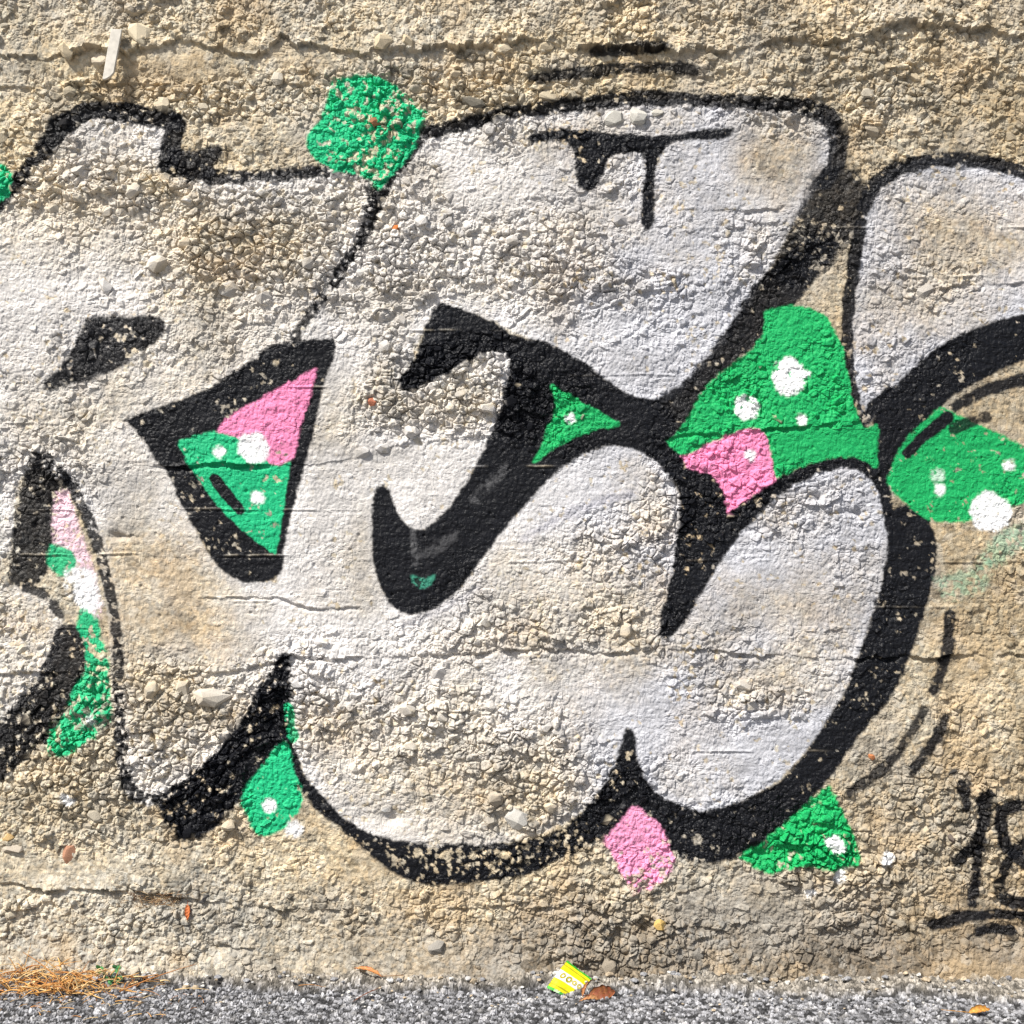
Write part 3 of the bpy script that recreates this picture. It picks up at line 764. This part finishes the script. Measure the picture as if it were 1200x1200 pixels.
stone(250, 818, 26, (0.52,0.46,0.38), aspect=.5, ang=-.1); stone(215, 806, 14); stone(475, 832, 13); stone(453, 948, 9, (0.72,0.72,0.70)); stone(880, 828, 10); stone(905, 836, 8)
stone(165, 40, 17, (0.60,0.52,0.38), aspect=.9, flat=.5); stone(80, 62, 12, (0.55,0.46,0.32)); stone(117, 70, 11, (0.60,0.52,0.40))
stone(325, 92, 9, (0.62,0.56,0.46)); stone(450, 52, 13, (0.55,0.46,0.32)); stone(640, 52, 12, (0.55,0.46,0.32)); stone(478, 50, 11, (0.55,0.46,0.32))
stone(30, 845, 10); stone(25, 760, 9, (0.72,0.70,0.66)); stone(620, 1110, 9); stone(512, 1110, 13, (0.30,0.28,0.25), aspect=.8); stone(774, 1084, 10, (0.50,0.34,0.12), painted=False)
stone(240, 1053, 8, (0.16,0.15,0.14), painted=False, aspect=.5, ang=.8)
tries = 0
while len(placed) < 288 and tries < 40000:
    tries += 1
    x = rng.uniform(-20, 1220); y = rng.uniform(20, 1135)
    i = min(np.searchsorted(gxs, x), nx - 1); j = min(np.searchsorted(gys, y), ny - 1)
    if rng.random() > max(0.0, RR[j, i] - 0.42) * 1.5:
        continue
    r = float(np.clip(rng.lognormal(1.95, 0.30), 4.8, 14))
    if any((x - a) ** 2 + (y - b) ** 2 < (0.8 * (r + c)) ** 2 for a, b, c in placed):
        continue
    stone(x, y, r)

# ------------------------------------------------------------------ the ground
gx2 = np.concatenate([-(1.42 + grow(34, 0.006, 1.245))[::-1], np.arange(-1.42, 1.42, 0.0024), 1.42 + grow(34, 0.006, 1.245)])
gy2 = np.concatenate([-(0.36 + grow(36, 0.006, 1.235))[::-1], np.arange(-0.36, 0.06, 0.0036), 0.06 + grow(34, 0.01, 1.24)])
GX, GY = np.meshgrid(gx2, gy2)
u, v = GX / S, GY / S
f1, f2, r1, a1, b1 = worley(u, v, 4.4, 2)
stonep = sstep(0.02, 0.3, f2 - f1)
gh = stonep * (0.0014 + 0.0042 * r1) + (a1 * (r1 - 0.5) + b1 * (((r1 * 7.7) % 1) - 0.5)) * 0.004
f1, f2, r2, a2, b2 = worley(u, v, 11, 7)
gh = gh + (r2 > 0.86) * sstep(0.45, 0.1, f1) * 0.005
gh = gh + 0.006 * fbm(u, v, 90, 3, 3)
edge = 0.045 + 0.05 * fbm(u, v * 0, 120, 6, 3) + 0.07 * sstep(0.35, 0.95, GX)
dirt = sstep(edge + 0.03, edge - 0.02, -GY + 0.02 * fbm(u, v, 16, 1, 3)) * sstep(0.15, 0.05, GY)
near = sstep(1.75, 1.42, np.abs(GX)) * sstep(0.55, 0.36, np.abs(GY))
gh = gh * near + dirt * np.clip(0.014 + 0.030 * fbm(u, v * 0, 70, 8, 4) + 0.012 * fbm(u, v, 14, 5, 3), 0.003, 0.05)
tone = np.array([0.20, 0.20, 0.21]) * (0.14 + 2.1 * r1 ** 2.2)[..., None]
tone = tone + np.array([0.16, 0.155, 0.15]) * ((r2 > 0.82) * sstep(0.5, 0.2, f1))[..., None]
tone = tone * near[..., None] + np.array([0.16, 0.16, 0.165]) * (1 - near[..., None])
dcol = np.array([0.29, 0.26, 0.215]) * (0.35 + 1.2 * r1 ** 1.4)[..., None]
dm = (0.85 * dirt)[..., None]
gcol = tone * (1 - dm) + dcol * dm
n2y, n2x = GX.shape
ii = np.arange(n2y * n2x).reshape(n2y, n2x)
q2 = np.stack([ii[:-1, :-1], ii[:-1, 1:], ii[1:, 1:], ii[1:, :-1]], -1).reshape(-1, 4)
ground = mesh_np('asphalt_ground', np.stack([GX, GY, gh], -1).reshape(-1, 3), q2, np.clip(gcol, 0.01, 0.8).reshape(-1, 3), M['asphalt'], False)
tag(ground, 'grey gritty asphalt at the foot of the graffiti wall', None, None, 'structure')

def ground_z(x, y):
    i = min(max(np.searchsorted(gx2, x), 0), n2x - 1); j = min(max(np.searchsorted(gy2, y), 0), n2y - 1)
    return float(gh[max(0, j - 2):j + 3, max(0, i - 2):i + 3].max())

def ground_pt(px, py):
    """point of the ground seen at a photo position below the wall foot"""
    k = (BASE - 600) * S / ((py - 600) * S)
    return (px - 600) * S * k, -DIST * (1 - k)

# ------------------------------------------------------------------ small things
class MB:
    def __init__(s):
        s.v, s.f, s.c = [], [], []
    def tube(s, pts, radii, col, n=4):
        base = len(s.v)
        for i, p in enumerate(pts):
            p = Vector(p)
            t = (Vector(pts[min(i + 1, len(pts) - 1)]) - Vector(pts[max(i - 1, 0)])).normalized()
            a = t.orthogonal().normalized()
            b = t.cross(a)
            for k in range(n):
                w = 2 * math.pi * k / n
                s.v.append(p + (a * math.cos(w) + b * math.sin(w)) * radii[i])
                s.c.append(col)
        for i in range(len(pts) - 1):
            for k in range(n):
                s.f.append((base + i * n + k, base + i * n + (k + 1) % n, base + (i + 1) * n + (k + 1) % n, base + (i + 1) * n + k))
    def sheet(s, fn, nu, nv, colfn, thick=0.0006):
        """a thin closed sheet: fn(u, v) -> Vector, with a real back side"""
        base = len(s.v)
        g = [[fn(i / nu, j / nv) for i in range(nu + 1)] for j in range(nv + 1)]
        for side in (0, 1):
            for j in range(nv + 1):
                for i in range(nu + 1):
                    du = g[j][min(i + 1, nu)] - g[j][max(i - 1, 0)]
                    dv = g[min(j + 1, nv)][i] - g[max(j - 1, 0)][i]
                    nrm = du.cross(dv)
                    nrm = nrm.normalized() if nrm.length > 1e-12 else Vector((0, 0, 1))
                    s.v.append(g[j][i] - nrm * thick * side)
                    s.c.append(colfn(i / nu, j / nv))
        W = nu + 1
        off = W * (nv + 1)
        for j in range(nv):
            for i in range(nu):
                a = base + j * W + i
                s.f.append((a, a + 1, a + W + 1, a + W))
                s.f.append((a + off, a + off + W, a + off + W + 1, a + off + 1))
        rim = [(j * W, (j + 1) * W) for j in range(nv)] + [((j + 1) * W + nu, j * W + nu) for j in range(nv)]
        rim += [(i + 1, i) for i in range(nu)] + [(nv * W + i, nv * W + i + 1) for i in range(nu)]
        for a, b in rim:
            s.f.append((base + b, base + a, base + off + a, base + off + b))
    def build(s, name, mat, parent=None, smooth_shade=True):
        q = np.array(s.f)
        return mesh_np(name, np.array([tuple(p) for p in s.v]), q, np.array(s.c), mat, smooth_shade, parent)

# pale wooden splinter stuck in the top ledge
def y_of(px, py, proud=0.0):
    return -height_at(px, py) * S - proud
mb_pts = [(134.0, 38.5), (146.6, 39.0), (137.5, 90.0), (133.0, 94.5), (128.0, 97.5), (124.6, 97.5)]
bm = bmesh.new()
front, back = [], []
for x, y in mb_pts:
    t = (y - 38) / 60
    yy = -0.0225 - 0.004 * t
    front.append(bm.verts.new((to_x(x), yy - 0.0045, to_z(y))))
    back.append(bm.verts.new((to_x(x), yy + 0.005, to_z(y))))
bm.faces.new(front[::-1]); bm.faces.new(back)
for i in range(6):
    j = (i + 1) % 6
    bm.faces.new((front[i], front[j], back[j], back[i]))
bmesh.ops.recalc_face_normals(bm, faces=bm.faces)
bmesh.ops.bevel(bm, geom=bm.edges[:], offset=0.0008, segments=1, affect='EDGES')
me = bpy.data.meshes.new('wood_splinter'); bm.to_mesh(me); bm.free()
me.materials.append(M['wood'])
o = bpy.data.objects.new('wood_splinter', me); COL.objects.link(o)
tag(o, 'pale flat wooden splinter jutting from the ledge near the wall top', 'splinter')

# yellow packet leaning on the wall foot
gxp, gyp = ground_pt(668, 1172)
P = {}
def packet_pt(u, v, lift=0.0):
    """u runs from the green lower seal to the green upper seal, v along the white band"""
    c00 = Vector((to_x(641.5), -0.085, 0)); c01 = Vector((to_x(671.5), -0.098, 0))
    c10 = Vector((to_x(664.5), -0.050, 0)); c11 = Vector((to_x(693.5), -0.060, 0))
    def at(px, py, y):
        k = (DIST + y) / DIST
        return Vector(((px - 600) * S * k, y, (BASE - 600) * S - (py - 600) * S * k))
    a = at(641.0, 1156.5, -0.088); b = at(671.0, 1172.0, -0.092)
    c = at(664.0, 1126.0, -0.046); d = at(693.0, 1147.5, -0.056)
    p = (a * (1 - v) + b * v) * (1 - u) + (c * (1 - v) + d * v) * u
    puff = (math.sin(math.pi * min(max(u, 0), 1)) ** 0.6 if 0 < u < 1 else 0) * (math.sin(math.pi * min(max(v, 0.0), 1)) ** 0.6 if 0 < v < 1 else 0)
    n = ((b - a).cross(c - a)).normalized()
    if n.y > 0: n = -n
    cr = 0.0022 * (float(vnoise(np.array(u * 40.), np.array(v * 40.), 9, 3)) + 0.6 * float(vnoise(np.array(u * 40.), np.array(v * 40.), 4.5, 6)))
    bend = 0.004 * math.sin(v * 5.0 + u * 2)
    return p + n * (0.0065 * puff * (1 if lift >= 0 else -1) + cr + bend * 0.4 + lift)
packet = empty('snack_packet', (gxp, gyp, ground_z(gxp, gyp)))
def pk(name, fn, nu, nv, colfn, label=None, under=None):
    m = MB()
    off = Vector(packet.location)
    m.sheet(lambda a, b: fn(a, b) - off, nu, nv, colfn, 0.0007)
    o = m.build(name, M['foil'], packet if under is None else under)
    if label: o['label'] = label
    return o
YEL = (0.80, 0.72, 0.010)
def bodycol(u, v):
    s = 0.95 + 0.1 * random.random()
    if abs(u - 0.115) < 0.018 or abs(u - 0.885) < 0.018:
        return (0.40 * s, 0.36 * s, 0.01)
    return (YEL[0] * s, YEL[1] * s, YEL[2])
body = pk('packet_body', lambda a, b: packet_pt(0.05 + 0.90 * a, b), 40, 24, bodycol, 'crinkled yellow front of the packet')
pk('packet_back', lambda a, b: packet_pt(0.05 + 0.90 * a, b, -0.0015), 16, 12, bodycol)
pk('seal_strip', lambda a, b: packet_pt(-0.03 + 0.08 * a + 0.008 * math.sin(b * 60), b), 6, 40, lambda u, v: (0.10, 0.55, 0.08) if (math.sin(v * 13) > -0.3) else (0.55, 0.75, 0.45), 'green lower seal of the packet')
pk('seal_strip', lambda a, b: packet_pt(0.95 + 0.06 * a + 0.006 * math.sin(b * 60), b), 6, 40, lambda u, v: (0.05, 0.42, 0.03), 'green upper seal of the packet')
band = pk('white_band', lambda a, b: packet_pt(0.36 + 0.30 * a, b, 0.0012), 14, 30, lambda u, v: (0.85, 0.85, 0.82), 'white printed band across the packet')
for k, (vc, rad) in enumerate([(0.20, 0.085), (0.44, 0.10), (0.65, 0.075), (0.85, 0.07)]):     # the blurred lettering on the band
    def mark(a, b, vc=vc, rad=rad, k=k):
        w = 2 * math.pi * a
        rr = rad * (0.45 + 0.55 * b) * (1 + 0.07 * math.sin(2 * w + k))
        return packet_pt(0.515 + 1.25 * rr * math.sin(w) * 0.95, vc + rr * math.cos(w), 0.0022)
    pk('printed_mark', mark, 20, 2, lambda u, v, k=k: (0.46, 0.40, 0.03) if k < 2 else (0.60, 0.52, 0.10), None, band)
tag(packet, 'crumpled yellow snack packet with white band and green ends at the wall foot', 'packet')

# dry leaves
def leaf(name, base, tip, side, width, curl, col, label, cat='leaf', stem=None, group=None):
    b, t = Vector(base), Vector(tip)
    ax = t - b
    L = ax.length
    sd = Vector(side).normalized()
    up = ax.normalized().cross(sd)
    if up.z < 0: up = -up
    e = empty(name, base)
    m = MB()
    def fn(u, v):
        w = width * (math.sin(math.pi * min(1, u ** 0.8)) ** 0.75 if 0 < u < 1 else 0.0) * (1 + 0.10 * math.sin(u * 23 + v * 4))
        s = (v - 0.5) * 2
        return ax * u + sd * (s * w * 0.5) + up * (curl * (s * s * w) + 0.10 * L * math.sin(math.pi * u) + 0.0012 * math.sin(u * 31 + s * 3))
    m.sheet(fn, 18, 8, lambda u, v: tuple(c * (0.8 + 0.35 * random.random()) * (1.25 if abs(v - 0.5) < 0.07 else 1) for c in col), 0.0006)
    m.build('leaf_blade', M['leaf'], e)
    s = MB()
    st = Vector(stem) - b if stem is not None else -ax * 0.25
    s.tube([ax * 0.9 + up * 0.0008, ax * 0.5 + up * (0.10 * L), Vector((0, 0, 0)), st * 0.5, st], [0.0003, 0.0006, 0.0008, 0.0008, 0.0007], tuple(c * 0.8 for c in col), 5)
    s.build('leaf_stalk', M['leaf'], e)
    return tag(e, label, cat, group)

def gp(px, py, up=0.004):
    x, y = ground_pt(px, py)
    return (x, y, ground_z(x, y) + up)
leaf('dry_leaf', gp(690, 1171), (gp(722, 1174)[0], -0.105, 0.012), (0.1, 0.35, 0.9), 0.036, 0.10, (0.25, 0.085, 0.035), 'broad reddish brown dry leaf standing beside the yellow packet')
leaf('dry_leaf', gp(700, 1176), gp(679, 1178, 0.003), (0.3, 0.9, 0.2), 0.018, 0.35, (0.42, 0.20, 0.08), 'curled pale orange dry leaf under the brown leaf by the packet')
leaf('dry_leaf', gp(683, 1172, 0.004), gp(694, 1164, 0.014), (0.8, 0.1, 0.5), 0.013, 0.5, (0.35, 0.15, 0.06), 'narrow folded brown leaf tucked behind the yellow packet')
leaf('dry_leaf', gp(447, 1160), gp(415, 1156), (0.1, 0.9, 0.3), 0.014, 0.3, (0.46, 0.20, 0.07), 'forked orange brown dry leaf lying alone on the asphalt edge', stem=gp(473, 1153, 0.004))
leaf('dry_leaf', gp(440, 1166), gp(414, 1178, 0.002), (0.2, 0.9, 0.2), 0.007, 0.3, (0.30, 0.12, 0.06), 'thin dark brown leaf strip below the forked dry leaf')
leaf('dry_leaf', gp(1135, 1192), gp(1160, 1189, 0.006), (0.0, 0.7, 0.5), 0.018, 0.3, (0.52, 0.26, 0.06), 'golden orange dry leaf below the numerals with a pale stalk', stem=gp(1103, 1188, 0.004))
leaf('dry_leaf', (to_x(220), y_of(220, 1063, 0.002), to_z(1060)), (to_x(221), y_of(221, 1076, 0.006), to_z(1077)), (1, 0, 0), 0.012, 0.2, (0.50, 0.14, 0.04), 'small orange leaf caught in the crack low on the wall')

# dried grass heaps: too tangled to count
def straw(m, p0, p1, sag, r, col):
    a, b = Vector(p0), Vector(p1)
    pts, rad = [], []
    for i in range(6):
        t = i / 5
        p = a.lerp(b, t)
        p.z += sag * math.sin(math.pi * t)
        pts.append(p); rad.append(r * (1 - 0.7 * t))
    m.tube(pts, rad, col, 3)
STRAW = [(0.62,0.33,0.10),(0.70,0.44,0.18),(0.50,0.23,0.07),(0.74,0.54,0.28),(0.42,0.18,0.06),(0.66,0.36,0.12)]
m = MB()
for i in range(330):
    px = float(np.clip(rng.normal(85, 48), -60, 205)) if i % 4 else rng.uniform(-80, 120)
    cen = 1.0 - min(1, abs(px - 75) / 170)
    x = to_x(px)
    y = -rng.uniform(0.035, 0.075 + 0.05 * cen)
    z = ground_z(x, y) + rng.uniform(0.001, 0.016 * cen + 0.004)
    L = rng.uniform(0.012, 0.075)
    a = rng.normal(0, 0.8) + (math.pi if rng.random() < 0.5 else 0)
    q = (x + L * math.cos(a), y + L * math.sin(a) * 0.55, max(z + rng.normal(0.003, 0.014) * (0.4 + cen), ground_z(x, y) + 0.001))
    straw(m, (x, y, z), q, rng.uniform(-0.003, 0.010), float(rng.choice([0.0008, 0.0012, 0.0018, 0.0026])), STRAW[rng.integers(6)])
for i in range(70):
    px, py = rng.uniform(-20, 240), rng.uniform(1158, 1196)
    x, y = ground_pt(px, py)
    L = rng.uniform(0.008, 0.035); a = rng.uniform(0, 6.28)
    z = ground_z(x, y) + 0.001
    straw(m, (x, y, z), (x + L * math.cos(a), y + L * math.sin(a), z + rng.uniform(0, 0.006)), 0.002, rng.uniform(0.0006, 0.0014), STRAW[rng.integers(6)])
for (ax, ay, ad), (bx, by, bd), r in [((140,1163,-.09),(229,1130,-.05),.0022),((70,1148,-.07),(27,1116,-.045),.0021),((33,1142,-.06),(20,1122,-.045),.0013),((20,1166,-.10),(75,1150,-.07),.0024),((100,1150,-.07),(128,1164,-.09),.0016),((128,1163,-.09),(145,1145,-.06),.0014),((65,1158,-.1),(75,1182,-.14),.0013),((118,1166,-.1),(96,1180,-.14),.0020),((135,1188,-.15),(165,1190,-.15),.0014),((205,1160,-.09),(245,1160,-.09),.0016),((350,1156,-.08),(380,1158,-.08),.0012),((165,1160,-.09),(188,1176,-.12),.0012)]:
    def at(px, py, y):
        k = (DIST + y) / DIST
        x = (px - 600) * S * k
        return (x, y, max((BASE - 600) * S - (py - 600) * S * k, ground_z(x, y) + 0.002))
    straw(m, at(ax, ay, ad), at(bx, by, bd), 0.004, r, STRAW[rng.integers(6)])
tag(m.build('dry_grass', M['grass']), 'heap of dried orange grass stalks along the wall foot', 'grass', None, 'stuff')
m = MB()
for i in range(190):
    px = rng.normal(183, 16); py = rng.normal(1054, 5)
    y = y_of(px, py, rng.uniform(0.0, 0.008))
    p0 = (to_x(px), y, to_z(py))
    a = rng.uniform(0, 6.28); L = rng.uniform(0.008, 0.024)
    straw(m, p0, (p0[0] + L * math.cos(a), y - rng.uniform(0, 0.006), p0[2] + L * 0.5 * math.sin(a)), 0.001, rng.uniform(0.0005, 0.0010), [(0.25,0.14,0.07),(0.40,0.27,0.14),(0.55,0.42,0.26),(0.30,0.17,0.09)][rng.integers(4)])
tag(m.build('dry_moss', M['grass']), 'brown matted dry moss lodged in the crack low on the wall', 'moss', None, 'stuff')

# a small green weed at the wall foot
wx0, wy0 = to_x(137), -0.052
weed = empty('weed', (wx0, wy0, ground_z(wx0, wy0) - 0.002))
off = Vector(weed.location)
for ex, ez in [(124,1127),(144,1126),(146,1138),(135,1140)]:
    tip = Vector((to_x(ex), -0.050, to_z(ez))) - off
    s = MB()
    s.tube([Vector((0, 0, 0)), tip * 0.5 + Vector((0, -0.003, 0.003)), tip], [0.0008, 0.0007, 0.0005], (0.1, 0.2, 0.08), 5)
    s.build('stem', M['weed'], weed)
    for k in range(3):
        a = 2 * math.pi * k / 3 + rng.uniform(0, 1)
        lf = MB()
        d = Vector((math.cos(a), -0.4, math.sin(a)))
        sd = Vector((-math.sin(a), 0.1, math.cos(a)))
        lf.sheet(lambda u, v: tip + d * (0.011 * u) + sd * (0.010 * (v - 0.5) * (math.sin(math.pi * (0.1 + 0.85 * u)) ** 0.6)) + Vector((0, 0.002 * (2 * v - 1) ** 2, 0)), 6, 4, lambda u, v: (0.05, 0.16, 0.05), 0.0004)
        lf.build('leaflet', M['weed'], weed)
tag(weed, 'tiny green weed sprouting from the dried grass', 'weed')

# loose grit along the foot of the wall
m = MB()
tri_v, tri_f, tri_c = [], [], []
for i in range(420):
    x = rng.uniform(-1.25, 1.25); y = -abs(rng.normal(0.07, 0.06)) - 0.03
    r = rng.uniform(0.0018, 0.0048)
    if i % 5 == 0:
        y = -rng.uniform(0.028, 0.06); r = rng.uniform(0.004, 0.010)
    co, f = HULLS[rng.integers(16)]
    c0 = np.array([x, y, ground_z(x, y) + r * 0.1])
    b = len(tri_v)
    tri_v += list(co * r * np.array([1.2, 1, 0.7]) + c0)
    tri_f += list(f + b)
    tn = np.array([(0.45,0.44,0.43),(0.30,0.30,0.31),(0.58,0.56,0.52),(0.42,0.34,0.24),(0.22,0.22,0.23)][rng.integers(5)])
    tri_c += [tn] * len(co)
o = mesh_np('loose_grit', np.array(tri_v), np.array(tri_f), np.array(tri_c), M['asphalt'], False)
tag(o, 'scattered loose grit and small chippings on the asphalt', 'grit', None, 'stuff')
